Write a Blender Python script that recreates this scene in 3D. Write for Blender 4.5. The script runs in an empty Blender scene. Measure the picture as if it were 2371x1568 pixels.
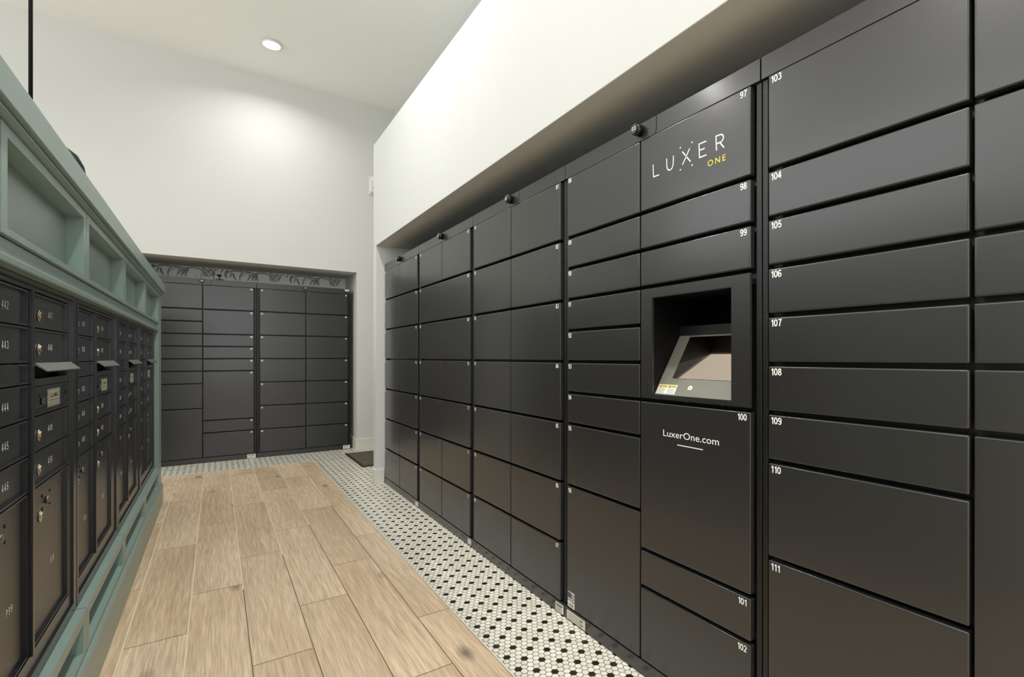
import bpy, bmesh, math, random
from mathutils import Vector, Matrix
random.seed(7)
S = bpy.context.scene
C = S.collection
PI = math.pi

# ------------------------------------------------------------------ camera, world, exposure
cam_d = bpy.data.cameras.new('camera')
cam = bpy.data.objects.new('camera', cam_d); C.objects.link(cam)
S.camera = cam
H = 1.15
FPX = 1171.0
cam_d.sensor_fit = 'HORIZONTAL'; cam_d.sensor_width = 36.0
cam_d.lens = FPX / 2371.0 * 36.0
cam_d.shift_x = (1185.5 - 1341.6) / 2371.0
cam_d.shift_y = (827.0 - 784.0) / 2371.0
cam_d.clip_start = 0.02
cam.location = (0, 0, H)
cam.rotation_euler = (PI/2, 0, -math.radians(35.6887))

W = bpy.data.worlds.new('world'); S.world = W; W.use_nodes = True
bg = W.node_tree.nodes['Background']
bg.inputs[0].default_value = (0.93, 0.96, 1.0, 1); bg.inputs[1].default_value = 1.0

S.view_settings.view_transform = 'Standard'; S.view_settings.look = 'None'
S.view_settings.gamma = 1.0; S.view_settings.use_curve_mapping = False
S.view_settings.exposure = 0.14
S.cycles.max_bounces = 10; S.cycles.diffuse_bounces = 6; S.cycles.glossy_bounces = 5

def area(name, loc, rot, sx, sy, power, col=(1, .97, .92), parent=None, spread=PI, disk=False):
    d = bpy.data.lights.new(name, 'AREA'); d.energy = power; d.color = col; d.spread = spread
    d.shape = 'DISK' if disk else 'RECTANGLE'; d.size = sx
    if not disk: d.size_y = sy
    o = bpy.data.objects.new(name, d); C.objects.link(o)
    if parent: o.parent = parent; o.location = Vector(loc) - parent.location
    else: o.location = loc
    o.rotation_euler = rot
    return o
# fill lamps added outside the view, set at the made-up window openings
area('front_fill', (-0.6, -3.35, 1.9), (PI/2, 0, 0), 4.0, 2.8, 62, (0.95, 0.98, 1.0))
area('side_fill', (-3.93, 3.2, 3.45), (PI/2, 0, -PI/2), 6.0, 1.3, 60, (0.97, 0.99, 1.0))  # added high on the left to brighten locker-top reflections
DOWNLIGHT = 31.0

# ------------------------------------------------------------------ materials
def srgb(r, g, b):
    f = lambda c: (c/255/12.92 if c/255 <= .04045 else ((c/255+.055)/1.055)**2.4)
    return (f(r), f(g), f(b), 1)
def mat(name, col, rough=.5, metal=0, spec=.5, bump=0, bscale=400, rvar=0, rscale=3, cvar=0, cscale=3, coat=0):
    m = bpy.data.materials.new(name); m.use_nodes = True
    nt = m.node_tree; b = nt.nodes['Principled BSDF']; L = nt.links
    b.inputs['Base Color'].default_value = col if len(col) == 4 else (*col, 1)
    b.inputs['Roughness'].default_value = rough; b.inputs['Metallic'].default_value = metal
    b.inputs['Specular IOR Level'].default_value = spec
    if coat: b.inputs['Coat Weight'].default_value = coat; b.inputs['Coat Roughness'].default_value = .16
    geo = nt.nodes.new('ShaderNodeNewGeometry')
    if bump:
        n = nt.nodes.new('ShaderNodeTexNoise'); n.inputs['Scale'].default_value = bscale; n.inputs['Detail'].default_value = 2
        L.new(geo.outputs['Position'], n.inputs['Vector'])
        bp = nt.nodes.new('ShaderNodeBump'); bp.inputs['Strength'].default_value = bump; bp.inputs['Distance'].default_value = .001
        L.new(n.outputs[0], bp.inputs['Height']); L.new(bp.outputs[0], b.inputs['Normal'])
    if rvar:
        n = nt.nodes.new('ShaderNodeTexNoise'); n.inputs['Scale'].default_value = rscale; n.inputs['Detail'].default_value = 3
        L.new(geo.outputs['Position'], n.inputs['Vector'])
        r = nt.nodes.new('ShaderNodeMapRange'); r.inputs[1].default_value = .3; r.inputs[2].default_value = .7
        r.inputs[3].default_value = rough - rvar; r.inputs[4].default_value = rough + rvar
        L.new(n.outputs[0], r.inputs[0]); L.new(r.outputs[0], b.inputs['Roughness'])
    if cvar:
        n = nt.nodes.new('ShaderNodeTexNoise'); n.inputs['Scale'].default_value = cscale; n.inputs['Detail'].default_value = 4
        L.new(geo.outputs['Position'], n.inputs['Vector'])
        mx = nt.nodes.new('ShaderNodeMix'); mx.data_type = 'RGBA'
        c = col if len(col) == 4 else (*col, 1)
        mx.inputs[6].default_value = tuple(x*(1-cvar) for x in c[:3])+(1,)
        mx.inputs[7].default_value = tuple(min(1, x*(1+cvar)) for x in c[:3])+(1,)
        L.new(n.outputs[0], mx.inputs[0]); L.new(mx.outputs[2], b.inputs['Base Color'])
    return m

M_wall = mat('wall_paint', srgb(212, 213, 210), .75, cvar=.02, cscale=1.5, bump=.15, bscale=250)
M_ceil = mat('ceiling_paint', srgb(246, 247, 244), .8)
M_trim = mat('trim_paint', srgb(222, 222, 212), .4)
M_lock = mat('locker_paint', (.024, .024, .0236), .30, spec=.55, bump=.10, bscale=900, rvar=.03, rscale=1.6, coat=.3)
M_body = mat('locker_body', (.008, .008, .008), .40, bump=.1, bscale=900)
M_gap = mat('gasket_black', (.006, .006, .006), .7)
M_teal = mat('teal_paint', srgb(134, 155, 147), .34, spec=.5, cvar=.06, cscale=6, bump=.12, bscale=160)
M_tealin = M_teal
M_mail = mat('mailbox_powder', (.006, .007, .0095), .23, spec=.7, bump=.35, bscale=700, rvar=.04)
M_mframe = mat('mailbox_frame', (.006, .0065, .008), .24, spec=.7, bump=.1, bscale=500)
M_steel = mat('satin_steel', srgb(120, 120, 116), .38, metal=.85, bump=.25, bscale=500)
M_brass = mat('lock_nickel_brass', srgb(205, 192, 172), .28, metal=.9)
M_white = mat('print_white', srgb(240, 240, 236), .5)
M_mprint = mat('engraved_white', srgb(240, 242, 240), .5)
M_yel = mat('print_yellow', srgb(226, 210, 60), .5)
M_paper = mat('sticker_paper', srgb(228, 226, 214), .5)
M_cream = mat('sticker_cream', srgb(214, 210, 186), .5)
M_ink = mat('sticker_ink', (.02, .02, .02), .6)
M_greyink = mat('sticker_grey_ink', (.3, .3, .29), .6)
M_hdr = mat('sticker_yellow', srgb(235, 205, 70), .5)
M_blue = mat('flag_blue', srgb(70, 70, 110), .5)
M_red = mat('flag_red', srgb(110, 40, 45), .5)
M_plate = mat('kiosk_plate', srgb(120, 120, 108), .42, metal=.0, cvar=.05)
M_cav = mat('kiosk_cavity', (.003, .003, .003), .4, spec=.25)
M_glass = mat('kiosk_glass', (.72, .62, .57), .04, metal=1.0)
M_lens = mat('camera_black', (.008, .008, .008), .25)
M_lensface = mat('camera_face', (.05, .05, .048), .3)
M_led = mat('camera_window', srgb(235, 235, 235), .3)
M_grout_h = mat('hex_grout', srgb(74, 70, 56), .8)
M_grout_w = mat('plank_grout', srgb(112, 92, 68), .8)
M_grout_sheen = mat('plank_grout_sheen', srgb(236, 218, 186), .5)  # cream that paints the bright reflection along plank joints
M_strip = mat('metal_strip', srgb(226, 222, 206), .35)
M_mat = mat('doormat_fibre', srgb(84, 78, 64), .9, bump=.5, bscale=300, cvar=.5, cscale=9)
M_matb = mat('doormat_rubber', (.015, .015, .013), .6)
M_wp = mat('wallpaper_ground', srgb(250, 248, 242), .7)
M_leaf = mat('wallpaper_leaf', srgb(168, 172, 172), .7, cvar=.35, cscale=14)
M_leaf2 = mat('wallpaper_leaf_dark', srgb(140, 146, 148), .7)
M_plastic = mat('white_plastic', srgb(228, 227, 220), .4)
M_black = mat('lamp_black', (.006, .006, .006), .7, spec=.2)
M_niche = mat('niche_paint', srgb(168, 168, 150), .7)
M_alu = mat('added_window_paint', (.03, .03, .03), .4)  # frames of the added, unseen windows

def emis(name, col, st):
    m = bpy.data.materials.new(name); m.use_nodes = True
    b = m.node_tree.nodes['Principled BSDF']
    b.inputs['Base Color'].default_value = (*col, 1)
    b.inputs['Emission Color'].default_value = (*col, 1); b.inputs['Emission Strength'].default_value = st
    return m
M_em = emis('lamp_diffuser', (1, .98, .94), 6.0)

def tile_mat(name, c0, c1, rough):
    m = bpy.data.materials.new(name); m.use_nodes = True
    nt = m.node_tree; b = nt.nodes['Principled BSDF']; L = nt.links
    a = nt.nodes.new('ShaderNodeAttribute'); a.attribute_name = 'rnd'
    mx = nt.nodes.new('ShaderNodeMix'); mx.data_type = 'RGBA'
    mx.inputs[6].default_value = c0; mx.inputs[7].default_value = c1
    L.new(a.outputs['Fac'], mx.inputs[0]); L.new(mx.outputs[2], b.inputs['Base Color'])
    b.inputs['Roughness'].default_value = rough
    return m
M_hexw = tile_mat('hex_white', srgb(222, 218, 200), srgb(242, 239, 226), .28)
M_hexb = tile_mat('hex_black', srgb(34, 30, 22), srgb(52, 46, 36), .3)

def wood_mat():
    m = bpy.data.materials.new('wood_look_tile'); m.use_nodes = True
    nt = m.node_tree; b = nt.nodes['Principled BSDF']; L = nt.links; N = nt.nodes.new
    geo = N('ShaderNodeNewGeometry'); at = N('ShaderNodeAttribute'); at.attribute_name = 'rnd'
    sc = N('ShaderNodeVectorMath'); sc.operation = 'MULTIPLY_ADD'
    comb = N('ShaderNodeCombineXYZ')
    mu = N('ShaderNodeMath'); mu.operation = 'MULTIPLY'; mu.inputs[1].default_value = 37.0
    L.new(at.outputs['Fac'], mu.inputs[0]); L.new(mu.outputs[0], comb.inputs[0]); L.new(mu.outputs[0], comb.inputs[2])
    sc.inputs[1].default_value = (1, .16, 1); L.new(geo.outputs['Position'], sc.inputs[0]); L.new(comb.outputs[0], sc.inputs[2])
    # warp
    n1 = N('ShaderNodeTexNoise'); n1.inputs['Scale'].default_value = 5; n1.inputs['Detail'].default_value = 3
    L.new(sc.outputs[0], n1.inputs['Vector'])
    wa = N('ShaderNodeVectorMath'); wa.operation = 'MULTIPLY_ADD'; wa.inputs[1].default_value = (.12, .12, .12)
    L.new(n1.outputs['Color'], wa.inputs[0]); L.new(sc.outputs[0], wa.inputs[2])
    wv = N('ShaderNodeTexWave'); wv.wave_type = 'BANDS'; wv.bands_direction = 'X'
    wv.inputs['Scale'].default_value = 9; wv.inputs['Distortion'].default_value = 6; wv.inputs['Detail'].default_value = 3; wv.inputs['Detail Scale'].default_value = 2
    L.new(wa.outputs[0], wv.inputs['Vector'])
    fine = N('ShaderNodeTexNoise'); fine.inputs['Scale'].default_value = 190; fine.inputs['Detail'].default_value = 5
    s2 = N('ShaderNodeVectorMath'); s2.operation = 'MULTIPLY_ADD'; s2.inputs[1].default_value = (1, .035, 1)
    L.new(geo.outputs['Position'], s2.inputs[0]); L.new(comb.outputs[0], s2.inputs[2]); L.new(s2.outputs[0], fine.inputs['Vector'])
    big = N('ShaderNodeTexNoise'); big.inputs['Scale'].default_value = 4; big.inputs['Detail'].default_value = 4
    L.new(sc.outputs[0], big.inputs['Vector'])
    cr = N('ShaderNodeValToRGB'); e = cr.color_ramp.elements
    e[0].position = .28; e[0].color = srgb(210, 182, 150); e[1].position = .70; e[1].color = srgb(240, 218, 188)
    L.new(big.outputs[0], cr.inputs[0])
    m1 = N('ShaderNodeMix'); m1.data_type = 'RGBA'; m1.blend_type = 'MULTIPLY'; m1.inputs[0].default_value = .22
    g = N('ShaderNodeMapRange'); g.inputs[3].default_value = .62; g.inputs[4].default_value = 1.08
    L.new(wv.outputs['Fac'], g.inputs[0])
    L.new(cr.outputs[0], m1.inputs[6]); L.new(g.outputs[0], m1.inputs[7])
    m2 = N('ShaderNodeMix'); m2.data_type = 'RGBA'; m2.blend_type = 'MULTIPLY'; m2.inputs[0].default_value = .6
    g2 = N('ShaderNodeMapRange'); g2.inputs[1].default_value = .3; g2.inputs[2].default_value = .65; g2.inputs[3].default_value = .50; g2.inputs[4].default_value = 1.12
    L.new(fine.outputs[0], g2.inputs[0]); L.new(m1.outputs[2], m2.inputs[6]); L.new(g2.outputs[0], m2.inputs[7])
    # knots
    vs = N('ShaderNodeVectorMath'); vs.operation = 'MULTIPLY_ADD'; vs.inputs[1].default_value = (1, .45, 1)
    L.new(geo.outputs['Position'], vs.inputs[0]); L.new(comb.outputs[0], vs.inputs[2])
    vo = N('ShaderNodeTexVoronoi'); vo.inputs['Scale'].default_value = 4.6; L.new(vs.outputs[0], vo.inputs['Vector'])
    kr = N('ShaderNodeMapRange'); kr.inputs[1].default_value = .02; kr.inputs[2].default_value = .16; kr.inputs[3].default_value = .35; kr.inputs[4].default_value = 1
    L.new(vo.outputs['Distance'], kr.inputs[0])
    m3 = N('ShaderNodeMix'); m3.data_type = 'RGBA'; m3.blend_type = 'MULTIPLY'; m3.inputs[0].default_value = 1
    L.new(m2.outputs[2], m3.inputs[6]); L.new(kr.outputs[0], m3.inputs[7])
    # plank tint
    tint = N('ShaderNodeMix'); tint.data_type = 'RGBA'; tint.blend_type = 'MULTIPLY'; tint.inputs[0].default_value = 1
    tr = N('ShaderNodeValToRGB'); te = tr.color_ramp.elements
    te[0].color = (.93, .91, .88, 1); te[1].color = (1.0, .99, .96, 1)
    L.new(at.outputs['Fac'], tr.inputs[0]); L.new(m3.outputs[2], tint.inputs[6]); L.new(tr.outputs[0], tint.inputs[7])
    L.new(tint.outputs[2], b.inputs['Base Color'])
    ro = N('ShaderNodeMapRange'); ro.inputs[3].default_value = .24; ro.inputs[4].default_value = .40
    L.new(fine.outputs[0], ro.inputs[0]); L.new(ro.outputs[0], b.inputs['Roughness'])
    bp = N('ShaderNodeBump'); bp.inputs['Strength'].default_value = .45; bp.inputs['Distance'].default_value = .002
    ad = N('ShaderNodeMath'); ad.operation = 'MULTIPLY_ADD'; ad.inputs[1].default_value = .8
    L.new(wv.outputs['Fac'], ad.inputs[0]); L.new(fine.outputs[0], ad.inputs[2])
    L.new(ad.outputs[0], bp.inputs['Height']); L.new(bp.outputs[0], b.inputs['Normal'])
    return m
M_wood = wood_mat()

# ------------------------------------------------------------------ helpers
def tag(o, label=None, cat=None, group=None, kind=None):
    if label: o['label'] = label
    if cat: o['category'] = cat
    if group: o['group'] = group
    if kind: o['kind'] = kind
    return o
def empty(name, loc, rz=0, label=None, cat=None, group=None):
    o = bpy.data.objects.new(name, None); C.objects.link(o); o.location = loc; o.rotation_euler = (0, 0, rz)
    o.empty_display_size = .1
    return tag(o, label, cat, group)
class MB:
    """collects boxes and other pieces into one mesh with material slots"""
    def __init__(s): s.bm = bmesh.new(); s.mats = []
    def mi(s, m):
        if m not in s.mats: s.mats.append(m)
        return s.mats.index(m)
    def box(s, x0, x1, y0, y1, z0, z1, m, bevel=0, seg=2):
        b = bmesh.new()
        vs = [b.verts.new((x, y, z)) for x in (x0, x1) for y in (y0, y1) for z in (z0, z1)]
        for f in ((0,1,3,2),(4,6,7,5),(0,4,5,1),(2,3,7,6),(0,2,6,4),(1,5,7,3)): b.faces.new([vs[i] for i in f])
        if bevel: bmesh.ops.bevel(b, geom=list(b.edges), offset=bevel, segments=seg, affect='EDGES', profile=.6)
        bmesh.ops.recalc_face_normals(b, faces=b.faces)
        if bevel:
            big = sorted(b.faces, key=lambda f: -f.calc_area())[:6]
            for f in b.faces: f.smooth = f not in big
        s.merge(b, m)
    def merge(s, b, m, M=None):
        i = s.mi(m)
        mp = {}
        for v in b.verts: mp[v] = s.bm.verts.new(M @ v.co if M else v.co)
        for f in b.faces:
            try:
                nf = s.bm.faces.new([mp[v] for v in f.verts]); nf.material_index = i; nf.smooth = f.smooth
            except ValueError: pass
        b.free()
    def poly(s, pts, m):
        f = s.bm.faces.new([s.bm.verts.new(p) for p in pts]); f.material_index = s.mi(m); return f
    def prism(s, prof, axis, a0, a1, m):
        """profile = list of 2D points; extruded along axis ('x' -> profile in yz, 'y' -> profile in xz, 'z' -> xy)"""
        def P(p, a):
            return {'x': (a, p[0], p[1]), 'y': (p[0], a, p[1]), 'z': (p[0], p[1], a)}[axis]
        b = bmesh.new()
        A = [b.verts.new(P(p, a0)) for p in prof]; B = [b.verts.new(P(p, a1)) for p in prof]
        n = len(prof)
        b.faces.new(A); b.faces.new(B)
        for i in range(n): b.faces.new([A[i], A[(i+1) % n], B[(i+1) % n], B[i]])
        bmesh.ops.recalc_face_normals(b, faces=b.faces)
        s.merge(b, m)
    def cyl(s, c, axis, r, L, m, seg=32, r2=None, bevel=0):
        b = bmesh.new()
        bmesh.ops.create_cone(b, cap_ends=True, segments=seg, radius1=r, radius2=r if r2 is None else r2, depth=L)
        if bevel:
            ed = [e for e in b.edges if abs(e.verts[0].co.z-e.verts[1].co.z) < 1e-6]
            bmesh.ops.bevel(b, geom=ed, offset=bevel, segments=2, affect='EDGES')
        R = {'z': Matrix(), 'x': Matrix.Rotation(PI/2, 4, 'Y'), 'y': Matrix.Rotation(-PI/2, 4, 'X')}[axis]
        for f in b.faces:
            if len(f.verts) == 4: f.smooth = True
        s.merge(b, m, Matrix.Translation(c) @ R)
    def lathe(s, prof, c, m, seg=48):
        b = bmesh.new(); rings = []
        for r, z in prof: rings.append([b.verts.new((c[0]+r*math.cos(2*PI*k/seg), c[1]+r*math.sin(2*PI*k/seg), c[2]+z)) for k in range(seg)])
        for i in range(len(rings)-1):
            for k in range(seg):
                f = b.faces.new([rings[i][k], rings[i][(k+1) % seg], rings[i+1][(k+1) % seg], rings[i+1][k]]); f.smooth = True
        s.merge(b, m)
    def rframe(s, x0, x1, z0, z1, hx0, hx1, hz0, hz1, y0, y1, m, bevel=0):
        """rectangular frame with a rectangular hole, in the local x-z plane"""
        b = bmesh.new()
        O = [(x0, z0), (x1, z0), (x1, z1), (x0, z1)]; I = [(hx0, hz0), (hx1, hz0), (hx1, hz1), (hx0, hz1)]
        V = {}
        for k, L in (('O', O), ('I', I)):
            for j, (x, z) in enumerate(L):
                for d, y in enumerate((y0, y1)): V[k, j, d] = b.verts.new((x, y, z))
        for j in range(4):
            n = (j+1) % 4
            for d in (0, 1): b.faces.new([V['O', j, d], V['O', n, d], V['I', n, d], V['I', j, d]])
            b.faces.new([V['O', j, 0], V['O', n, 0], V['O', n, 1], V['O', j, 1]])
            b.faces.new([V['I', j, 0], V['I', n, 0], V['I', n, 1], V['I', j, 1]])
        bmesh.ops.recalc_face_normals(b, faces=b.faces)
        if bevel:
            ed = [e for e in b.edges if all(abs(v.co.y-y0) < 1e-6 for v in e.verts) and len(set((abs(v.co.x-x0) < 1e-6 or abs(v.co.x-x1) < 1e-6 or abs(v.co.z-z0) < 1e-6 or abs(v.co.z-z1) < 1e-6) for v in e.verts)) == 1]
            bmesh.ops.bevel(b, geom=ed, offset=bevel, segments=2, affect='EDGES')
        s.merge(b, m)
    def build(s, name, parent=None, label=None, offset=None):
        me = bpy.data.meshes.new(name)
        if offset is not None:
            for v in s.bm.verts: v.co -= Vector(offset)
        s.bm.to_mesh(me); s.bm.free()
        for m in s.mats: me.materials.append(m)
        o = bpy.data.objects.new(name, me); C.objects.link(o)
        if parent: o.parent = parent
        if label: o['label'] = label
        return o
def struct(name, mb):
    o = mb.build(name); o['kind'] = 'structure'; return o

_tc = {}
def text_bm(txt, height, off=0.0, width=None, spacing=1.0, ref='0'):
    """flat text as bmesh in x-z plane at y=0, lower left at origin; returns (verts, faces, width)"""
    def raw(t):
        k = (t, off, spacing)
        if k not in _tc:
            cu = bpy.data.curves.new('t', 'FONT'); cu.body = t; cu.size = 1
            cu.offset = off; cu.space_character = spacing; cu.resolution_u = 3
            o = bpy.data.objects.new('t', cu)
            C.objects.link(o)
            dg = bpy.context.evaluated_depsgraph_get()
            me = o.evaluated_get(dg).to_mesh()
            _tc[k] = ([tuple(v.co) for v in me.vertices], [tuple(p.vertices) for p in me.polygons])
            o.evaluated_get(dg).to_mesh_clear()
            C.objects.unlink(o); bpy.data.objects.remove(o); bpy.data.curves.remove(cu)
        return _tc[k]
    V, F = raw(txt); RV, _ = raw(ref)
    rh = max(v[1] for v in RV) - min(v[1] for v in RV); rb = min(v[1] for v in RV)
    s = height / rh
    x0 = min(v[0] for v in V); x1 = max(v[0] for v in V)
    sx = s if width is None else width / (x1 - x0)
    return [((v[0]-x0)*sx, 0, (v[1]-rb)*s) for v in V], F, (x1-x0)*sx
def add_text(mb, txt, x, y, z, height, m, off=0.0, align='l', width=None, spacing=1.0, M=None):
    V, F, w = text_bm(txt, height, off, width, spacing)
    dx = {'l': 0, 'c': -w/2, 'r': -w}[align]
    i = mb.mi(m)
    P = [Vector((v[0]+x+dx, y, v[2]+z)) for v in V]
    if M: P = [M @ p for p in P]
    vs = [mb.bm.verts.new(p) for p in P]
    for f in F:
        try:
            nf = mb.bm.faces.new([vs[k] for k in f]); nf.material_index = i
        except ValueError: pass
    return w
def stroke(mb, pts, y, w, m, closed=False):
    """mitred ribbon of constant width along a polyline in the x-z plane"""
    P = [Vector(p) for p in pts]; n = len(P); L = []; R_ = []
    for i in range(n):
        a = P[i-1] if (i or closed) else None; b = P[(i+1) % n] if (i < n-1 or closed) else None
        d1 = (P[i]-a).normalized() if a is not None else None; d2 = (b-P[i]).normalized() if b is not None else None
        if d1 is None: d1 = d2
        if d2 is None: d2 = d1
        n1 = Vector((-d1.y, d1.x)); n2 = Vector((-d2.y, d2.x)); t = (n1+n2)
        t = t.normalized() if t.length > 1e-6 else n1
        k = min(1/max(t.dot(n1), .3), 2.4)*w/2
        L.append(P[i]+t*k); R_.append(P[i]-t*k)
    VL = [mb.bm.verts.new((q.x, y, q.y)) for q in L]; VR = [mb.bm.verts.new((q.x, y, q.y)) for q in R_]
    mi_ = mb.mi(m)
    for i in range(n if closed else n-1):
        j = (i+1) % n
        f = mb.bm.faces.new([VL[i], VR[i], VR[j], VL[j]]); f.material_index = mi_
def arc(cx, cy, rx, ry, a0, a1, n=12):
    return [(cx+rx*math.cos(math.radians(a0+(a1-a0)*i/n)), cy+ry*math.sin(math.radians(a0+(a1-a0)*i/n))) for i in range(n+1)]
def oval(cx, cy, rx, ry, n=20):
    return arc(cx, cy, rx, ry, 0, 360, n)[:-1]
SIX = [(oval(.29, .31, .205, .235), 1), (arc(.30, .62, .215, .305, 38, 180)+[(.087, .31)], 0)]
GL = {'0': [(oval(.29, .5, .21, .42, 28), 1)], '1': [([(.335, 0), (.335, 1.0)], 0), ([(.10, .745), (.20, .77), (.27, .83), (.30, .93)], 0)],
 '2': [(arc(.29, .71, .205, .21, 172, -28)+[(.30, .36), (.115, .08), (.52, .08)], 0)],
 '3': [(arc(.28, .725, .185, .195, 155, -75), 0), (arc(.28, .30, .215, .22, 82, -158), 0)],
 '4': [([(.39, 0), (.39, 1.0)], 0), ([(.34, .93), (.085, .30), (.56, .30)], 0)],
 '5': [([(.50, .92), (.17, .92), (.125, .50)]+arc(.29, .33, .21, .25, 128, -155), 0)], '6': SIX,
 '7': [([(.07, .92), (.51, .92), (.36, .60), (.25, 0)], 0)],
 '8': [(oval(.29, .735, .165, .185), 1), (oval(.29, .29, .205, .21), 1)],
 '9': [([(.58-x, 1-y) for x, y in p], c) for p, c in SIX],
 'P': [([(.13, 0), (.13, .92), (.33, .92)]+arc(.33, .70, .19, .22, 90, -90)[1:]+[(.20, .48)], 0)]}
def add_num(mb, txt, x, y, z, h, m, wt=.165, align='l', sp=0):
    adv = [(.50 if c == '1' else .61)+sp for c in txt]; W_ = (sum(adv)-.03)*h
    px_ = x+{'l': 0, 'c': -W_/2, 'r': -W_}[align]
    for c, a_ in zip(txt, adv):
        for i, (pts, cl) in enumerate(GL[c]):
            stroke(mb, [(px_+u*h, z+v*h) for u, v in pts], y-i*.00004, wt*h, m, bool(cl))
        px_ += a_*h

# ------------------------------------------------------------------ room shell
XW, XS = 1.18, 1.866         # face of the low locker wall, face of the tall side wall
YB = 6.695                   # face of the back wall
ZC, ZS, ZT = 4.32, 2.163, 3.105
ZSB = 2.198
YJ = 4.808; YC = 4.90        # niche jamb, outer corner of the low wall
YN0 = -0.16                  # near end of the niche
YF, XL = -3.5, -4.0

mb = MB(); mb.box(XL, 3.2, YF, 7.5, ZC, ZC+.1, M_ceil); struct('ceiling', mb)
# low wall with the long niche
mb = MB()
mb.box(XW, XS, YF, YC, ZS, ZT, M_wall, bevel=.003)       # bulkhead over the niche
mb.box(XW, XS, YJ, YC, 0, ZS-.0005, M_wall)
mb.box(XW, XS, YF, YN0, 0, ZS-.0005, M_wall)
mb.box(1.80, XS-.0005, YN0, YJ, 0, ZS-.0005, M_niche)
struct('wall_right', mb)
mb = MB(); mb.box(XS, XS+.1, YF, YB, 0, ZC, M_wall); struct('wall_right_upper', mb)
# back wall with niche
NX0, NX1, NY = -.66, 1.413, 7.36
mb = MB()
mb.box(XL, 3.2, YB, NY+.1, ZSB, ZC, M_wall)
mb.box(XL, NX0, YB, NY+.1, 0, ZSB, M_wall)
mb.box(NX1, 3.2, YB, NY+.1, 0, ZSB, M_wall)
struct('wall_back', mb)
mb = MB(); mb.box(XL-.1, XL, YF, NY+.1, 0, 2.75, M_wall); mb.box(XL-.1, XL, YF, NY+.1, 4.15, ZC, M_wall)
mb.box(XL-.1, XL, YF, .15, 2.75, 4.15, M_wall); mb.box(XL-.1, XL, 6.25, NY+.1, 2.75, 4.15, M_wall); struct('wall_left', mb)
mb = MB()
for y in (.15, 2.18, 4.22, 6.21): mb.box(XL-.08, XL-.02, y, y+.04, 2.75, 4.15, M_alu)
mb.box(XL-.08, XL-.02, .15, 6.25, 2.75, 2.79, M_alu); mb.box(XL-.08, XL-.02, .15, 6.25, 4.11, 4.15, M_alu)
struct('added_window_2', mb)  # unseen window added around the side fill lamp
# unseen front wall behind the camera, with a window added to admit light
mb = MB()
mb.box(XL, 3.2, YF-.1, YF, 3.4, ZC, M_wall); mb.box(XL, -2.7, YF-.1, YF, 0, 3.4, M_wall); mb.box(1.5, 3.2, YF-.1, YF, 0, 3.4, M_wall)
mb.box(-2.7, 1.5, YF-.1, YF, 0, .4, M_wall)
struct('wall_front', mb)
mb = MB()
mb.rframe(-2.7, 1.5, .4, 3.4, -2.62, 1.42, .48, 3.32, YF-.08, YF-.02, M_alu)
for x in (-1.3, .1): mb.box(x-.03, x+.03, YF-.08, YF-.02, .48, 3.32, M_alu)
struct('added_window_1', mb)

# wallpaper on the niche's back
mb = MB()
mb.poly([(NX0, NY-.002, 0), (NX1, NY-.002, 0), (NX1, NY-.002, ZSB), (NX0, NY-.002, ZSB)], M_wp)
LEAVES = [([(285,405),(350,365),(450,345),(600,360),(720,385),(830,430)],26,0), ([(400,352),(550,338),(700,360),(800,395),(880,400)],18,1),
 ([(410,385),(385,420),(372,455),(360,495)],28,0), ([(432,395),(440,450),(460,500),(495,565)],30,1), ([(640,380),(595,430),(572,500),(578,575)],28,0),
 ([(740,400),(670,425),(610,490)],9,1), ([(750,350),(830,398),(905,425)],13,0), ([(735,428),(800,448),(865,458)],15,1), ([(820,345),(850,400),(900,440)],10,0),
 ([(1000,398),(880,430),(790,490),(735,575)],36,0), ([(970,415),(880,480),(825,580)],30,1), ([(965,425),(920,500),(895,590)],30,0), ([(940,440),(945,520),(968,590)],26,1),
 ([(940,442),(1000,405),(1100,412),(1200,445),(1300,505),(1425,615)],24,0), ([(1000,398),(1120,392),(1250,425),(1340,480),(1455,605)],24,1),
 ([(1225,398),(1330,418),(1400,470),(1450,520)],22,0), ([(1225,482),(1300,550),(1375,625)],26,1), ([(1228,540),(1260,570),(1310,612)],22,0),
 ([(1535,415),(1480,470),(1435,540),(1395,610)],24,0), ([(1445,425),(1400,465),(1325,520)],18,1), ([(1500,500),(1455,545),(1440,600)],14,1), ([(1670,430),(1645,470),(1605,525)],28,0),
 ([(1775,440),(1735,500),(1708,580),(1735,650)],36,1), ([(1825,445),(1800,462),(1770,470)],16,0), ([(1560,440),(1530,470),(1500,480)],12,0)]
layer = NY-.0025
def KP(x, y, k):
    return (-.57+(x-300)*.000469+k*.675, 2.186-(y-(330+.0985*(x-300)))*.00054)
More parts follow.
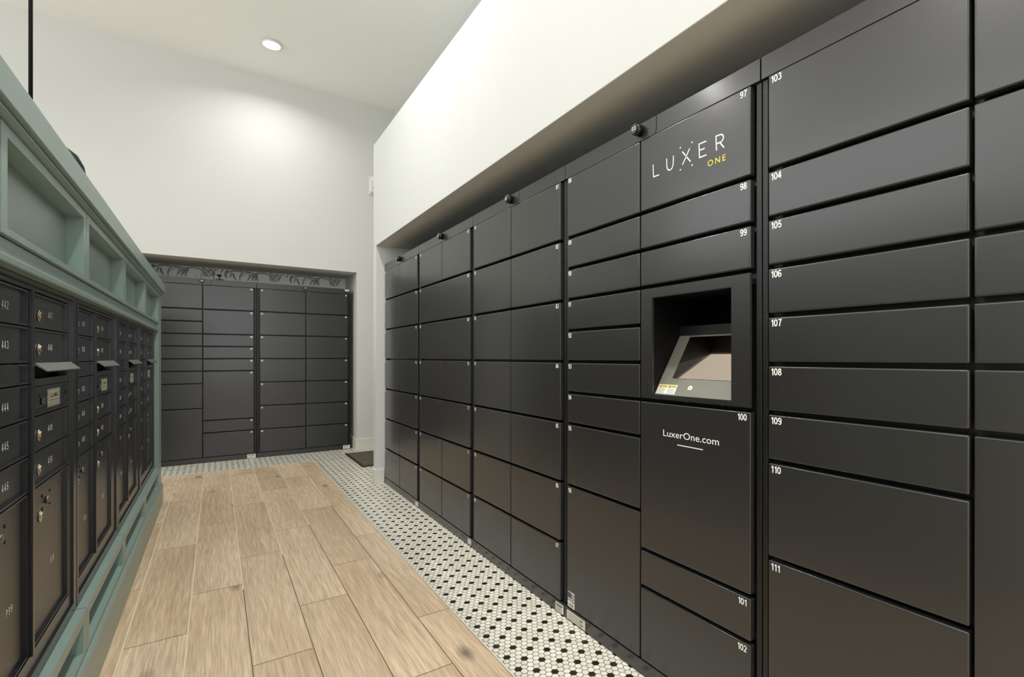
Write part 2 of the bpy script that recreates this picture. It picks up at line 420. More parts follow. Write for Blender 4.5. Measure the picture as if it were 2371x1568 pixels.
for k in range(-1, 4):
    for pts, w, mi_ in LEAVES:
        layer -= .000008
        P = [Vector(KP(x, y, k)) for x, y in pts]
        Q = []                                     # smooth the spine
        for i in range(len(P)-1):
            p0, p1, p2, p3 = P[max(i-1, 0)], P[i], P[i+1], P[min(i+2, len(P)-1)]
            for j in range(5):
                t = j/5; Q.append(.5*((2*p1)+(p2-p0)*t+(2*p0-5*p1+4*p2-p3)*t*t+(3*p1-p0-3*p2+p3)*t**3))
        Q.append(P[-1]); n = len(Q); A = []; B_ = []
        for i, q in enumerate(Q):
            d_ = (Q[min(i+1, n-1)]-Q[max(i-1, 0)]).normalized(); nn = Vector((-d_.y, d_.x))
            ww = w*.00072*(math.sin(PI*(.08+.90*i/(n-1)))**.7)
            A.append(q+nn*ww/2); B_.append(q-nn*ww/2)
        for i in range(n-1):
            q = [A[i], A[i+1], B_[i+1], B_[i]]
            if any(v.y > ZSB-.0005 or v.x < NX0+.001 or v.x > NX1-.001 for v in q): continue
            mb.poly([(v.x, layer, v.y) for v in q], (M_leaf, M_leaf2)[mi_])
struct('wall_back_niche', mb)

# baseboards
mb = MB()
mb.box(XW-.015, XW, YJ-.015, YC+.0, 0, .13, M_trim, bevel=.002)
mb.box(XW-.0, 1.2485, YJ-.015, YJ, 0, .13, M_trim, bevel=.002)
struct('baseboard_right', mb)
mb = MB()
mb.box(NX1-.012, XS, YB-.015, YB, 0, .135, M_trim, bevel=.002)
mb.box(NX1-.012, NX1, YB, NY-.01, 0, .135, M_trim)
struct('baseboard_back', mb)

# ------------------------------------------------------------------ floor
bm = bmesh.new(); rl = bm.faces.layers.float.new('rnd')
WX0, WX1, WY1 = -4.0, .868, 6.245
def fpoly(pts, mi, z, r=0.0):
    f = bm.faces.new([bm.verts.new((x, y, z)) for x, y in pts]); f.material_index = mi; f[rl] = r; return f
fpoly([(XL, YF), (WX1, YF), (WX1, WY1), (XL, WY1)], 0, -.0012)
fpoly([(WX1, YF), (3.2, YF), (3.2, 7.46), (WX1, 7.46)], 1, -.0012)
fpoly([(XL, WY1), (WX1, WY1), (WX1, 7.46), (XL, 7.46)], 1, -.0012)
bnd = [-4.0] + [-.300-.2045*k for k in range(17, -1, -1)] + [-.096, .109, .3135, .518, .722, .868]
offs = {0: 2.66, 1: 3.075, 2: 2.236, 3: 2.65, 4: 1.82, 5: 2.228}
PL = 1.235
for i in range(len(bnd)-1):
    x0, x1 = bnd[i], bnd[i+1]
    if x1-x0 < .01: continue
    k = i-(len(bnd)-7)
    o = offs.get(k, (k*.37) % PL)
    if k == -1: o = 3.3
    y = o-PL*6
    while y < WY1:
        a, b = max(y, YF), min(y+PL, WY1)
        if b > a+.01:
            g = .0017
            fpoly([(x0+g, a+g), (x1-g, a+g), (x1-g, b-g), (x0+g, b-g)], 2, 0, random.random())
        y += PL
for x, ya in ((-.300, YF), (-.096, 1.9), (.109, 3.0), (.3135, 3.4), (.518, 3.9), (.722, 4.3)):  # strips put the sheen of the joints into colour, mostly the far ones
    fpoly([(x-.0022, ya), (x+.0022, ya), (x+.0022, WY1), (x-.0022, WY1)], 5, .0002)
px, py = .02535, .0226
R = px/math.sqrt(3)*.905; RY = R*(py/(px*.866))
def hexes(x0, x1, y0, y1):
    bx, by = 1.0054, 1.9152
    j0, j1 = int((y0-by)/py)-1, int((y1-by)/py)+1
    for j in range(j0, j1+1):
        for i in range(int((x0-bx)/px)-2, int((x1-bx)/px)+3):
            cx = bx+(i+.5*(j % 2))*px; cy = by+j*py
            if not (x0-.3*px < cx < x1+.3*px and y0-.2*py < cy < y1+.2*py): continue
            black = (j % 2 == 0) and ((i - (0 if (j//2) % 2 == 0 else 2)) % 4 == 0)
            pts = []
            for q in range(6):
                a = PI/6+q*PI/3
                pts.append((min(max(cx+R*math.cos(a), x0), x1), min(max(cy+RY*math.sin(a), y0), y1)))
            fpoly(pts, 4 if black else 3, 0, random.random())
hexes(.877, 1.866, -.2, WY1)
hexes(-.95, 1.866, WY1+.006, 6.90)
bmesh.ops.recalc_face_normals(bm, faces=bm.faces)
for f in bm.faces:
    if f.normal.z < 0: f.normal_flip()
me = bpy.data.meshes.new('floor'); bm.to_mesh(me); bm.free()
for m in (M_grout_w, M_grout_h, M_wood, M_hexw, M_hexb, M_grout_sheen): me.materials.append(m)
fl = bpy.data.objects.new('floor', me); C.objects.link(fl); fl['kind'] = 'structure'
mb = MB()
mb.box(.868, .8765, -.5, WY1+.006, -.001, .0008, M_strip)
mb.box(-1.2, .868, WY1, WY1+.006, -.001, .0008, M_strip)
struct('trim_1', mb)

# ------------------------------------------------------------------ parcel lockers
LF = 1.2492                   # plane of the right-hand doors
UW = .9915
HZ = .13465; ZTOP = 1.932; GAP = .013; TH = .022
def zr(n, k): return ZTOP-(n+k)*HZ+GAP, ZTOP-n*HZ
def door_mesh(x0, x1, z0, z1):
    m = MB(); m.box(x0, x1, 0, TH, z0, z1, M_lock, bevel=.0042, seg=5); return m
def camera_bump(root, W):
    c = W/2-.006
    m = MB(); m.cyl((c, .006-.0145, 1.974), 'y', .0205, .029, M_lens, seg=40, bevel=.002)
    b = m.build('camera', root)
    m = MB(); m.cyl((c, -.0243, 1.974), 'y', .0165, .002, M_lensface, seg=40)
    for dx in (-.006, .006):
        for dz in (-.0035, .0045):
            m.box(c+dx-.0035, c+dx+.0035, -.0262, -.0250, 1.974+dz-.0018, 1.974+dz+.0018, M_led)
    m.build('camera_window', b, 'grey camera face with small white windows')
def unit(name, loc, rz, cols, W, nums, label, group, labels=True):
    """cols: two lists of door heights in half rows; nums: two lists of numbers (or None)"""
    root = empty(name, loc, rz, label, 'locker', group)
    # local x runs to the viewer's right, local y into the wall, doors' face at y = 0
    m = MB()
    m.box(.002, W-.002, .040, .50, .002, 1.998, M_body)
    for a, b in ((.002, .0185), (W-.0185, W-.002)): m.box(a, b, .014, .040, .055, 1.9345, M_body, bevel=.0008, seg=1)
    m.build('body', root)
    m = MB(); m.box(.002, W-.002, .006, .040, 1.936, 2.0, M_lock, bevel=.0015)
    # seam of the camera cover
    xs = W/2+.078
    pts = [(xs, 2.0), (xs, 1.952), (xs-.004, 1.944), (xs-.011, 1.938)]
    stroke(m, pts, .0055, .0036, M_gap)
    m.build('top_fascia', root)
    m = MB(); m.box(.002, W-.002, .001, .040, 0, .0535, M_lock, bevel=.001); m.build('plinth', root)
    camera_bump(root, W)
    ins, cg = .029, .0075
    dw = (W-2*ins-cg)/2
    X = [(ins, ins+dw), (W-ins-dw, W-ins)]
    doors = {}
    for c in (0, 1):
        n = 0; ni = 0
        for k in cols[c]:
            x0, x1 = X[c]
            kio = (k < 0); kk = abs(k)
            z0, z1 = zr(n, kk); n += kk
            if kio:
                doors['kiosk'] = (x0, x1, z0, z1); continue
            d = door_mesh(x0, x1, z0, z1).build('door', root)
            num = nums[c][ni] if nums[c] and ni < len(nums[c]) else None
            if num is not None:
                m = MB()
                if c == 0: add_num(m, str(num), x0+.008, -.0005, z1-.0245, .0195, M_white)
                else: add_num(m, str(num), x1-.012, -.0005, z1-.0245, .0195, M_white, .165, 'r')
                m.build('door_number', d, 'white printed number %d' % num)
                doors[num] = d
            ni += 1
    return root, doors
def sticker(root, x0, x1, z0, z1, y, lines=4, base=M_paper, name='label_sticker', head=True):
    m = MB(); m.box(x0, x1, y-.0006, y, z0, z1, base)
    h = (z1-z0)
    for i in range(lines):
        z = z1-h*(.2+.65*i/max(1, lines-1))
        w = (x1-x0)*(.8 if i % 2 == 0 else .65)
        t = h*(.05 if not (head and i == 0) else .09)
        m.box(x0+(x1-x0)*.1, x0+(x1-x0)*.1+w, y-.0009, y-.0006, z-t, z+t*.4, M_ink if (head and i == 0) else M_greyink)
    return m.build(name, root)

R7 = [2]*7
SP = '%s'
BY = [4.806, 3.841, 2.8495, 1.8577, .8662]
rn = -PI/2
u1, _ = unit('parcel_locker', (LF, BY[0], 0), rn, (R7, R7), BY[0]-BY[1], (list(range(46, 53)), list(range(53, 60))),
     'dark grey parcel locker tower farthest along the right row, by the wall corner', 'locker towers in the long right-hand row')
u2, _ = unit('parcel_locker', (LF, BY[1], 0), rn, (R7, R7), BY[1]-BY[2], (list(range(60, 67)), list(range(67, 74))),
     'dark grey parcel locker tower with doors 60 to 73, second from the wall corner', 'locker towers in the long right-hand row')
u3, _ = unit('parcel_locker', (LF, BY[2], 0), rn, (R7, R7), BY[2]-BY[3], (list(range(74, 81)), list(range(81, 88))),
     'dark grey parcel locker tower with doors 74 to 87, left of the touchscreen tower', 'locker towers in the long right-hand row')
u4, d4 = unit('parcel_locker', (LF, BY[3], 0), rn, ([2, 1, 1, 1, 1, 1, 1, 2, 4], [2, 1, 1, -3, 4, 1, 2]), BY[3]-BY[4],
     (list(range(88, 97)), [97, 98, 99, 100, 101, 102]),
     'black parcel locker tower with a recessed touchscreen kiosk and white logo', 'locker towers in the long right-hand row')
u5, _ = unit('parcel_locker', (LF, BY[4], 0), rn, ([2, 1, 1, 1, 1, 1, 1, 2, 4], [2, 2, 1, 1, 1, 4, 1, 2]), UW,
     (list(range(103, 112)), list(range(112, 120))),
     'black parcel locker tower with doors 103 to 111, nearest the camera at the right edge', 'locker towers in the long right-hand row')
# stickers on the plinths
sticker(u1, BY[0]-BY[1]-.075, BY[0]-BY[1]-.006, .008, .038, .001, 3, head=False)
sticker(u2, UW-.062, UW+.018-.03, .012, .044, .001, 3, head=False)
sticker(u3, BY[2]-1.9258, BY[2]-1.862, .006, .045, .001, 6)
o = sticker(u4, BY[3]-1.834, BY[3]-1.700, .006, .045, .001, 4, base=M_cream, head=False)
m = MB()
add_text(m, 'CE', BY[3]-1.735, 0, .029, .010, M_ink, .02, M=None)
add_text(m, 'FC', BY[3]-1.730, 0, .012, .009, M_ink, .02)
for v in m.bm.verts: v.co.y = -.0005
m.build('marks', o)
# flag sticker on door 96
d = d4[96]
m = MB(); fx0, fx1, fz0, fz1 = BY[3]-1.826, BY[3]-1.776, .057+.006, .130
m.box(fx0, fx1, -.0006, 0, fz0, fz1, M_white)
for i in range(6):
    zz = fz1-.004-i*.0068
    for s in range(6):
        xa = fx0+(fx1-fx0)*s/6; xb = fx0+(fx1-fx0)*(s+1)/6
        f = lambda t: .0022*math.sin(t*2*PI)
        m.poly([(xa, -.0008, zz-.0034+f(s/6)), (xb, -.0008, zz-.0034+f((s+1)/6)), (xb, -.0008, zz+f((s+1)/6)), (xa, -.0008, zz+f(s/6))], M_red)
m.poly([(fx0+.001, -.001, fz1-.025), (fx0+.03, -.001, fz1-.027), (fx0+.03, -.001, fz1-.004), (fx0+.001, -.001, fz1-.001)], M_blue)
add_text(m, 'USA', (fx0+fx1)/2, -.001, fz0+.004, .014, M_ink, .02, 'c', width=.042)
m.build('flag_sticker', d, 'flag sticker with the letters USA')
# logo on door 97
d = d4[97]; B = BY[3]
G = lambda L: [(B-a, z) for a, z in L]
m = MB(); yy = -.0005; sw = .0042
stroke(m, G([(1.2944, 1.828), (1.292, 1.7835), (1.2644, 1.7830)]), yy, sw, M_white)
stroke(m, G([(1.2285, 1.828), (1.227, 1.7983), (1.222, 1.7875), (1.213, 1.7835), (1.204, 1.7865), (1.198, 1.797), (1.1967, 1.828)]), yy, sw, M_white)
stroke(m, G([(1.1571, 1.828), (1.1213, 1.7838)]), yy, sw, M_white)
stroke(m, G([(1.1246, 1.828), (1.1562, 1.7838)]), yy, sw, M_white)
for a, z in [(1.166, 1.844), (1.1147, 1.844), (1.1147, 1.7705), (1.166, 1.7705)]:
    m.cyl((B-a, yy+.0002, z), 'y', .0027, .0006, M_white, seg=16)
stroke(m, G([(1.0565, 1.828), (1.0858, 1.828), (1.0838, 1.7845), (1.0556, 1.7845)]), yy, sw, M_white)
stroke(m, G([(1.0845, 1.8075), (1.0625, 1.8075)]), yy, sw, M_white)
stroke(m, G([(1.0165, 1.7845), (1.0185, 1.8295), (1.0002, 1.8287), (.9925, 1.824), (.990, 1.817), (.9925, 1.8095), (.9985, 1.8055), (1.0169, 1.8055)]), yy, sw, M_white)
stroke(m, G([(1.0035, 1.8045), (.9878, 1.7845)]), yy, sw, M_white)
m.build('logo', d, 'white thin-lettered logo')
m = MB(); add_text(m, 'ONE', B-1.051, yy, 1.7445, .0195, M_yel, .012, 'l', width=.069, spacing=1.35); m.build('logo', d, 'small yellow lettering of the logo')
d = d4[100]
m = MB(); add_text(m, 'LuxerOne.com', B-1.2444, yy, .879, .0225, M_white, .004, 'l', width=.2374); m.build('lettering', d, 'white web address')
m = MB(); m.box(B-1.1792, B-1.0703, -.0007, 0, .8555, .8585, M_white); m.build('underline', d)
# kiosk
x0, x1, z0, z1 = d4['kiosk']
hx0, hx1, hz0, hz1 = B-1.2994, B-.9638, 1.0184, 1.3583
m = MB(); m.rframe(x0, x1, z0, z1, hx0, hx1, hz0, hz1, 0, .008, M_lock, bevel=.002)
for sx_, sz_ in ((hx0-.018, 1.06), (hx0-.018, 1.32), (hx0+.03, 1.004), (hx0+.16, 1.004), (hx1-.03, 1.004), (hx1+.018, 1.07), (hx1+.018, 1.30), (hx0+.1, 1.373), (hx1-.05, 1.373)):
    m.cyl((sx_, -.0004, sz_), 'y', .0022, .001, M_lensface, seg=10)
kp = m.build('kiosk_panel', root := u4)
# the body needs a real recess: carve by building a cavity box that stands in front of the body block
D, HH = .130, .208
S0 = Vector((0, .010, hz0+.001))
def sl(x, t, off=0.0):  # point on the sloping desk, t in 0..1 from front to back
    n = Vector((0, -HH, D)).normalized()
    return Vector((x, S0.y+D*t, S0.z+HH*t)) + n*off
m = MB()
m.poly([(hx0, .008, hz0), (hx0, .30, hz0), (hx0, .30, hz1), (hx0, .008, hz1)], M_cav)
m.poly([(hx1, .008, hz1), (hx1, .30, hz1), (hx1, .30, hz0), (hx1, .008, hz0)], M_cav)
m.poly([(hx0, .008, hz1), (hx0, .30, hz1), (hx1, .30, hz1), (hx1, .008, hz1)], M_cav)
m.poly([(hx0, .30, hz0), (hx1, .30, hz0), (hx1, .30, hz1), (hx0, .30, hz1)], M_cav)
m.poly([(hx0, .008, hz0), (hx1, .008, hz0), (hx1, .30, hz0), (hx0, .30, hz0)], M_cav)
m.box(hx0, hx1, S0.y+D, .30, S0.z+HH-.002, S0.z+HH+.035, M_body)
m.build('kiosk_recess', kp)
m = MB()
m.poly([sl(hx0+.001, 0), sl(hx1-.001, 0), sl(hx1-.001, 1), sl(hx0+.001, 1)], M_plate)
m.build('screen_surround', kp)
m = MB()
a0, a1, t0, t1 = hx0+.055, hx1-.03, .27, .97
top = [sl(a0, t0, .0015), sl(a1, t0, .0015), sl(a1, t1, .0015), sl(a0, t1, .0015)]
bot = [sl(a0, t0), sl(a1, t0), sl(a1, t1), sl(a0, t1)]
m.poly(top, M_glass)
for i in range(4): m.poly([bot[i], bot[(i+1) % 4], top[(i+1) % 4], top[i]], M_glass)
m.build('touchscreen', kp, 'glossy black touchscreen glass')
m = MB()
def onsl(xa, xb, ta, tb, off, mt): m.poly([sl(xa, ta, off), sl(xb, ta, off), sl(xb, tb, off), sl(xa, tb, off)], mt)
s0 = hx0+.006
onsl(s0, s0+.088, .015, .165, .0006, M_paper); onsl(s0+.003, s0+.042, .115, .158, .0009, M_hdr); onsl(s0+.046, s0+.085, .115, .158, .0009, M_hdr)
for q in (0, 1):
    xx = s0+.003+q*.043
    m.poly([sl(xx+.004, .12, .0012), sl(xx+.012, .12, .0012), sl(xx+.008, .152, .0012)], M_ink)
    onsl(xx+.015, xx+.037, .128, .146, .0012, M_greyink)
    for r_ in range(4): onsl(xx+.002, xx+.036-.004*(r_ % 2), .030+r_*.02, .037+r_*.02, .0009, M_greyink)
m.build('warning_sticker', kp, 'white warning sticker with yellow headings')
m = MB(); cc = hx0+.152
onsl(cc-.009, cc+.009, .105, .155, .0006, M_white)
onsl(cc-.005, cc+.003, .155, .168, .0006, M_white)
ring = [sl(cc+.0045*math.cos(k*PI/8), .13+.0145*math.sin(k*PI/8), .0009) for k in range(16)]
m.poly(ring, M_greyink)
ring = [sl(cc+.0022*math.cos(k*PI/8), .13+.0075*math.sin(k*PI/8), .0012) for k in range(16)]
m.poly(ring, M_white)
m.build('camera_symbol', kp, 'white camera symbol')
# open the body block behind the kiosk
body = [c for c in u4.children if c.name.startswith('body')][0]
m = MB(); W4 = BY[3]-BY[4]
m.box(.002, W4-.002, .305, .50, .002, 1.998, M_body)
m.box(.002, hx0-.002, .040, .305, .002, 1.998, M_body); m.box(hx1+.002, W4-.002, .040, .305, .002, 1.998, M_body)
m.box(hx0-.002, hx1+.002, .040, .305, .002, hz0-.002, M_body); m.box(hx0-.002, hx1+.002, .040, .305, hz1+.002, 1.998, M_body)
for a, b in ((.002, .0185), (W4-.0185, W4-.002)): m.box(a, b, .014, .040, .055, 1.9345, M_body, bevel=.0008, seg=1)
tmp = m.build('tmp'); body.data = tmp.data; bpy.data.objects.remove(tmp)

# lockers in the back niche
bl, _ = unit('parcel_locker', (.377-.9915, 6.832, 0), 0, ([2, 1, 1, 1, 1, 1, 1, 2, 4], [2, 2, 1, 1, 1, 4, 1, 2]), .9915,
     (list(range(15, 24)), list(range(24, 32))),
     'grey parcel locker tower in the end niche, left one, behind the teal mailbox island', 'locker towers in the end niche')
br, _ = unit('parcel_locker', (.377, 6.832, 0), 0, (R7, R7), .9915, (list(range(32, 39)), list(range(39, 46))),
     'grey parcel locker tower in the end niche, right one, with doors 32 to 45', 'locker towers in the end niche')
sticker(bl, .9915-.092, .9915-.012, .004, .050, .001, 4)
sticker(br, .9915-.085, .9915-.006, .006, .050, .001, 4)
sticker(br, .9915-.062, .9915-.012, 1.972, 1.996, .006, 2, head=False)

# ------------------------------------------------------------------ mailbox island
BXF, XF, XM = -.342, -.354, -.385
Y0, Y1 = .66, 5.185
isl = empty('mailbox_cabinet', (-.72, 2.9, 0), 0, 'long teal painted wooden island that frames the black mailboxes, with recessed panels above and below', 'cabinet')
off = isl.location
XBK = -1.09
UYB = [Y0, 1.512, 2.349, 3.215, 4.10, 4.985]
m = MB()
m.box(XBK, -.80, Y0, Y1, .05, 1.65, M_teal)                         # rear carcass
m.box(-.80, XM-.03, Y0, Y1, .05, .307, M_teal); m.box(-.80, XM-.03, Y0, Y1, 1.349, 1.65, M_teal)
m.box(-.80, XF, Y1-.20, Y1, .05, 1.65, M_teal, bevel=.002)          # end post
m.box(-.80, XF-.001, Y0, 1.50, .307, 1.349, M_teal)                    # blank panelling before the first mailboxes
m.box(XM-.03, XF-.004, Y0, Y1-.20, .16, .307, M_teal) if False else None
m.box(XM-.03, XM, Y0, Y1-.2, .290, .310, M_teal)                    # ledge under the mailboxes
m.box(XM-.03, XF-.008, Y0, Y1-.2, 1.365, 1.400, M_teal)             # rail above the mailboxes
m.box(XM-.03, XF, Y0, Y1-.2, 1.347, 1.365, M_teal, bevel=.003)      # small bead
m.build('carcass', isl, offset=off)
m = MB(); m.prism([(BXF, 0), (BXF, .140), (BXF-.006, .152), (XF-.05, .155), (XF-.05, 0)], 'y', Y0, Y1+.003, M_teal)
m.box(XBK-.01, XF-.05, Y0, Y1+.003, 0, .05, M_teal)
m.build('base_board', isl, offset=off)
m = MB()
cz0, cz1 = 1.652, 1.722
m.box(XBK-.03, -.330, Y0, Y1+.018, cz0, cz1, M_teal, bevel=.003)
m.build('cornice', isl, offset=off)
m = MB()
prof = [(-.37, 1.637)]
prof += [(-.356, 1.637)]
for k in range(9):
    a = -PI/2+PI*k/8; prof.append((-.352+.012*math.cos(a), 1.648-.002+.0085*math.sin(a)-.0))
prof += [(-.37, 1.6545)]
m.prism(prof, 'y', Y0, Y1+.008, M_teal)
m.build('bead_moulding', isl, offset=off)
def panel(y0, y1, z0, z1, st, rb, rt, name, dep=.042):
    """framed recessed panel, in world coordinates facing +x"""
    m = MB(); b = MB()
    b.rframe(y0, y1, z0, z1, y0+st, y1-st, z0+rb, z1-rt, 0, dep, M_teal, bevel=.0015)
    Mx = Matrix(((0, -1, 0, XF), (1, 0, 0, 0), (0, 0, 1, 0), (0, 0, 0, 1)))
    m.merge(b.bm, M_teal, Mx)
    m.box(XF-dep-.006, XF-dep, y0+.004, y1-.004, z0+.002, z1-.002, M_teal)
    bmesh.ops.recalc_face_normals(m.bm, faces=m.bm.faces)
    m.build(name, isl, offset=off)
for i in range(5):
    y0, y1 = UYB[i]+.003, UYB[i+1]-.003
    panel(y0, y1, 1.403, 1.6355, .042, .018, .028, 'upper_panel')
    panel(y0, y1, .158, .308, .042, .018, .036, 'lower_panel', .040)

def mailbox(Ys, Wd, c1, c2, n0, p0, label):
    root = empty('mailbox_unit', (XM, Ys, 0), PI/2, label, 'mailbox', 'mailbox units set into the teal island')
    # local x = +Y, local y = into the cabinet (-X)
    a0, a1 = c1[0]-Ys, c1[1]-Ys; b0, b1 = c2[0]-Ys, c2[1]-Ys
    ZT_, ZB_ = 1.3195, .392
    m = MB()
    m.rframe(.004, Wd-.004, .312, 1.3455, .030, Wd-.045, .345, 1.333, -.006, .03, M_mframe, bevel=.0015)
    m.rframe(.030, Wd-.045, .345, 1.333, a0-.002, b1+.002, ZB_-.004, ZT_+.002, 0, .03, M_mframe, bevel=.001)
    m.rframe(.046, Wd-.060, .36, 1.329, a0-.0015, b1+.0015, ZB_-.0035, ZT_+.0015, -.003, .0, M_mframe, bevel=.001) if False else None
    m.box(a1+.002, b0-.002, -.007, .03, ZB_-.004, ZT_+.002, M_mframe, bevel=.001)
    m.box(.004, Wd-.004, .034, .38, .312, 1.3455, M_gap)
    m.build('frame', root)
    def mdoor(x0, x1, z0, z1, name='door', rim=.007, dep=.009):
        b = MB()
        b.rframe(x0+.001, x1-.001, z0+.0015, z1-.0015, x0+rim, x1-rim-.006, z0+rim, z1-rim, 0, .02, M_mail, bevel=.001)
        b.box(x0+.002, x1-.002, dep, dep+.004, z0+.002, z1-.002, M_mail)
        return b.build(name, root)
    def lock(d, x, z):
        k = MB()
        k.cyl((x, .0075, z), 'y', .0115, .004, M_brass, seg=24, bevel=.001)
        for v in k.bm.verts: v.co.z = z+(v.co.z-z)*1.35
        k.cyl((x, .005, z+.003), 'y', .008, .005, M_brass, seg=20)
        k.box(x-.0009, x+.0009, .0018, .0026, z-.002, z+.007, M_ink)
        k.build('lock', d, 'brass key lock')
    def number(d, x, z, t, h=.0195):
        k = MB(); add_num(k, t, x, .0084, z-h/2, h, M_mprint, .12, 'c', .27); k.build('door_number', d, 'white number %s' % t)
    zs = [1.3195, 1.2265, 1.134, 1.0805, .9932, .8995, .806, ZB_]
    n = n0
    for c, (x0, x1) in enumerate(((a0, a1), (b0, b1))):
        cx = (x0+x1)/2
        for r in range(7):
            z1, z0 = zs[r], zs[r+1]
            if r == 2:
                if c == 0: mdoor(x0, x1, z0, z1, 'blank_panel')
                else:
                    k = MB()
                    k.rframe(x0+.001, x1-.001, z0-.008, z1-.0015, x0+.02, x1-.02, z0+.012, z1-.008, 0, .02, M_mail, bevel=.001)
                    k.build('slot_plate', root)
                    k = MB()
                    k.prism([(0, z1-.001), (-.006, z1+.001), (-.029, z1-.020), (-.029, z1-.023), (-.005, z1-.004), (.004, z1-.004)], 'x', x0+.004, x1-.001, M_steel)
                    k.build('mail_slot_hood', root, 'sloping grey hood over the mail slot')
                continue
            if c == 1 and r == 3:
                d = mdoor(x0, x1, z0, z1-.008, 'mail_slot_door')
                k = MB(); sx0, sx1 = x0+.205, x0+.338; sz0, sz1 = z0+.012, z0+.064
                k.box(sx0, sx1, .0082, .009, sz0, sz1, M_cream)
                k.rframe(sx0+.003, sx1-.003, sz0+.002, sz1-.002, sx0+.005, sx1-.005, sz0+.0035, sz1-.0035, .0078, .0082, M_greyink)
                add_text(k, 'U.S. MAIL', (sx0+sx1)/2, .0079, sz0+.026, .013, M_ink, .015, 'c', width=.088)
                k.box(sx0+.015, sx1-.015, .0078, .0082, sz0+.018, sz0+.0195, M_ink)
                for q in range(2): k.box(sx0+.012, sx1-.012-.01*q, .0078, .0082, sz0+.008+q*.005, sz0+.0092+q*.005, M_greyink)
                k.build('mail_sticker', d, 'cream sticker reading U.S. MAIL')
                k = MB()
                for hx, hz in ((.108, .018), (.108, .052), (.178, .018), (.178, .052), (.363, .045)):
                    k.cyl((x0+hx, .0085, z0+hz), 'y', .0075, .002, M_steel, seg=20); k.cyl((x0+hx, .0072, z0+hz), 'y', .0055, .0018, M_gap, seg=20)
                k.build('screw_cap', d)
                k = MB(); k.cyl((x0+.141, .006, z0+.034), 'y', .009, .006, M_steel, seg=20, bevel=.001); k.box(x0+.140, x0+.142, .0025, .003, z0+.028, z0+.04, M_ink); k.build('lock', d, 'steel lock')
                continue
            d = mdoor(x0, x1, z0, z1)
            if r < 6:
                number(d, cx+(.02, .03)[c], (z0+z1)/2-.002, str(n)); n += 1
                lock(d, x0+(.060, .108)[c], (z0+z1)/2-.010)
            else:
                number(d, cx+.048, .556, 'P%d' % p0[c], .0185)
                k = MB()
                for hx, hz in ((.225-.05*(1-c), .762), (.148-.05*(1-c), .762), (.225-.05*(1-c), .726), (.148-.05*(1-c), .726)):
                    k.cyl((x0+hx, .0085, hz), 'y', .005, .0015, M_gap, seg=16)
                k.build('key_hole', d)
                k = MB(); k.cyl((x0+.188-.05*(1-c), .006, .743), 'y', .010, .007, M_steel, seg=20, bevel=.001); k.build('lock', d, 'steel lock')
                lock(d, x0+(.060, .120)[c], .712)
    return root
MU = [(1.50, .855, (1.535, 1.853), (1.872, 2.272), 442, (99, 20), 'black mailbox unit with doors 442 to 450, nearest the camera at the left edge'),
      (2.355, .88, (2.388, 2.690), (2.710, 3.098), 451, (21, 22), 'black mailbox unit second from the camera in the teal island'),
      (3.235, .885, (3.268, 3.570), (3.590, 3.985), 460, (23, 24), 'black mailbox unit third from the camera in the teal island'),
      (4.12, .85, (4.153, 4.460), (4.482, 4.905), 469, (25, 26), 'black mailbox unit at the far end of the teal island')]
for a in MU: mailbox(*a)

# ------------------------------------------------------------------ small things
def downlight(x, y, label, k=1.0):
    root = empty('ceiling_light', (x, y, ZC), 0, label, 'ceiling light')
    m = MB(); m.lathe([(.0, -.004), (.088, -.004), (.094, -.010), (.094, -.018), (.084, -.022), (.078, -.020)], (0, 0, 0), M_plastic)
    m.build('trim_ring', root)
    m = MB(); m.lathe([(.078, -.020), (.05, -.024), (.001, -.026)], (0, 0, 0), M_em); m.build('diffuser', root, 'glowing white lens')
    area('lamp', (x, y, ZC-.03), (0, 0, 0), .16, .16, DOWNLIGHT*k, (1, .985, .965), root, disk=True, spread=math.radians(150))
    return root
downlight(.455, 5.965, 'round white downlight glowing on the ceiling', .38)
for x, y, t in ((.455, 3.2, 'round white downlight over the aisle, next one in from the end wall'), (.455, .4, 'round white downlight straight above the camera'), (.455, -2.2, 'round white downlight over the aisle nearest the front wall'),
                (-2.2, 3.9, 'round white downlight behind the teal island near the end wall'), (-2.2, 1.2, 'round white downlight behind the teal island, middle one'), (-2.2, -2.0, 'round white downlight behind the island nearest the front wall')):
    downlight(x, y, t)

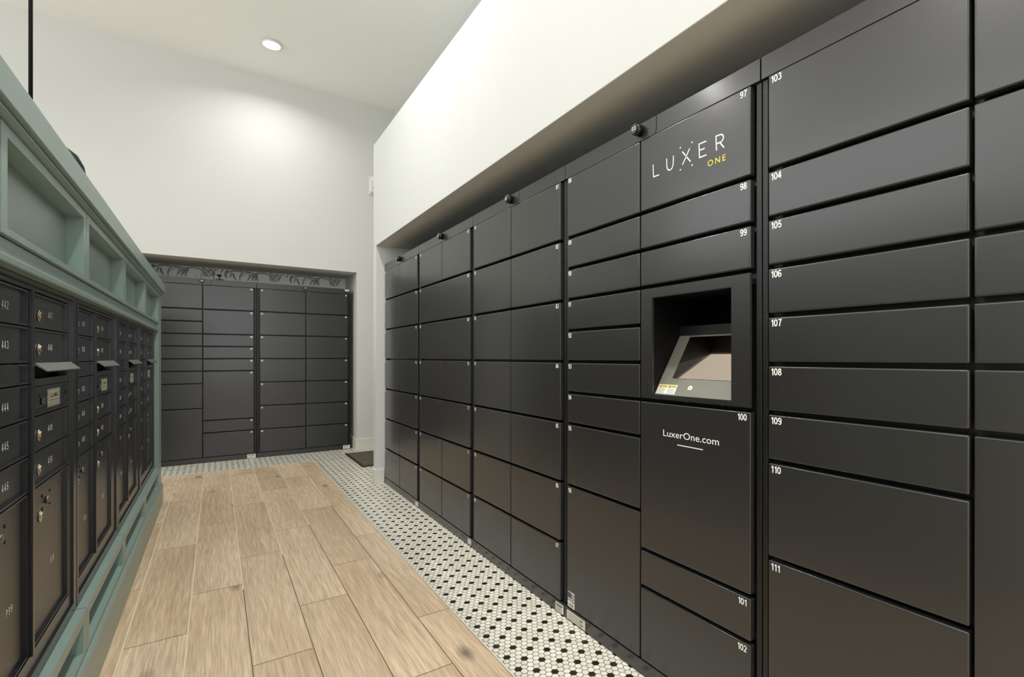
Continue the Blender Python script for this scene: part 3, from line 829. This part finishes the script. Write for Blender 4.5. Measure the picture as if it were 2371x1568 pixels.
lp = empty('pendant_lamp', (-.715, 3.468, ZC), 0, 'black dome pendant lamp on a thin rod, hanging behind the teal cabinet top', 'lamp')
m = MB(); m.cyl((0, 0, (2.20-ZC)/2), 'z', .0077, ZC-2.20, M_black, seg=16); m.build('rod', lp)
m = MB(); m.cyl((0, 0, -.012), 'z', .05, .024, M_black, seg=32, bevel=.004); m.build('ceiling_rose', lp)
m = MB(); zz = 2.0-ZC
pr = [(.192, 0), (.191, .045), (.183, .095), (.162, .140), (.126, .170), (.075, .190), (.034, .205), (.012, .225)]
m.lathe([(r, zz+z) for r, z in pr] + [(r-.004, zz+z-.003) for r, z in pr[::-1]][1:] + [(.192, zz)], (0, 0, 0), M_black); m.build('shade', lp)
m = MB(); m.lathe([(.001, zz+.05), (.03, zz+.06), (.045, zz+.09), (.03, zz+.13), (.015, zz+.17)], (0, 0, 0), M_plastic); m.build('bulb', lp)

m = MB()
m.box(1.235, 1.83, 5.60, 6.478, .0005, .010, M_matb, bevel=.003)
dm = m.build('doormat'); tag(dm, 'dark grey rectangular doormat lying on the hexagon tiles by the wall corner', 'mat')
m = MB(); m.box(1.260, 1.805, 5.625, 6.453, .009, .0135, M_mat); m.build('pile', dm)

hb = empty('alarm_horn', (1.60, YB, 3.20), 0, 'small white wall alarm high on the end wall beside the tall wall corner', 'alarm')
m = MB(); m.box(-.045, .055, -.022, 0, -.005, .22, M_plastic, bevel=.004); m.build('back_plate', hb)
m = MB(); m.box(-.035, .045, -.055, -.020, .010, .150, M_plastic, bevel=.008); m.cyl((.0, -.056, .07), 'y', .006, .003, M_ink, seg=12); m.build('housing', hb)
m = MB(); m.box(-.02, .03, -.05, -.020, .155, .205, M_led, bevel=.008); m.build('strobe_lens', hb)

jb = empty('junction_box', (-.21, NY-.01, 2.03), 0, 'small white box on the palm wallpaper above the left end lockers', 'electrical box')
m = MB(); m.box(-.062, .062, -.045, 0, -.02, .092, M_plastic, bevel=.003); m.build('housing', jb)
m = MB(); m.cyl((.025, -.046, .055), 'y', .006, .003, M_ink, seg=12); m.build('knockout', jb)

kf = empty('metal_fitting', (.03, 6.90, 2.001), 0, 'tiny dark metal fitting with thin rods standing on top of the left end locker', 'fitting')
m = MB(); m.box(-.035, .04, -.02, .02, 0, .012, M_black, bevel=.002); m.build('base', kf)
m = MB(); m.cyl((0, 0, .028), 'z', .005, .034, M_black, seg=12)
b = bmesh.new(); bmesh.ops.create_icosphere(b, subdivisions=2, radius=.014); m.merge(b, M_black, Matrix.Translation((0, 0, .055)) @ Matrix.Scale(1.5, 4, (1, 0, 0))); m.build('head', kf)
m = MB(); m.cyl((-.032, 0, .062), 'x', .003, .05, M_black, seg=8); m.cyl((-.05, 0, .045), 'z', .0025, .09, M_black, seg=8); m.build('rod', kf)
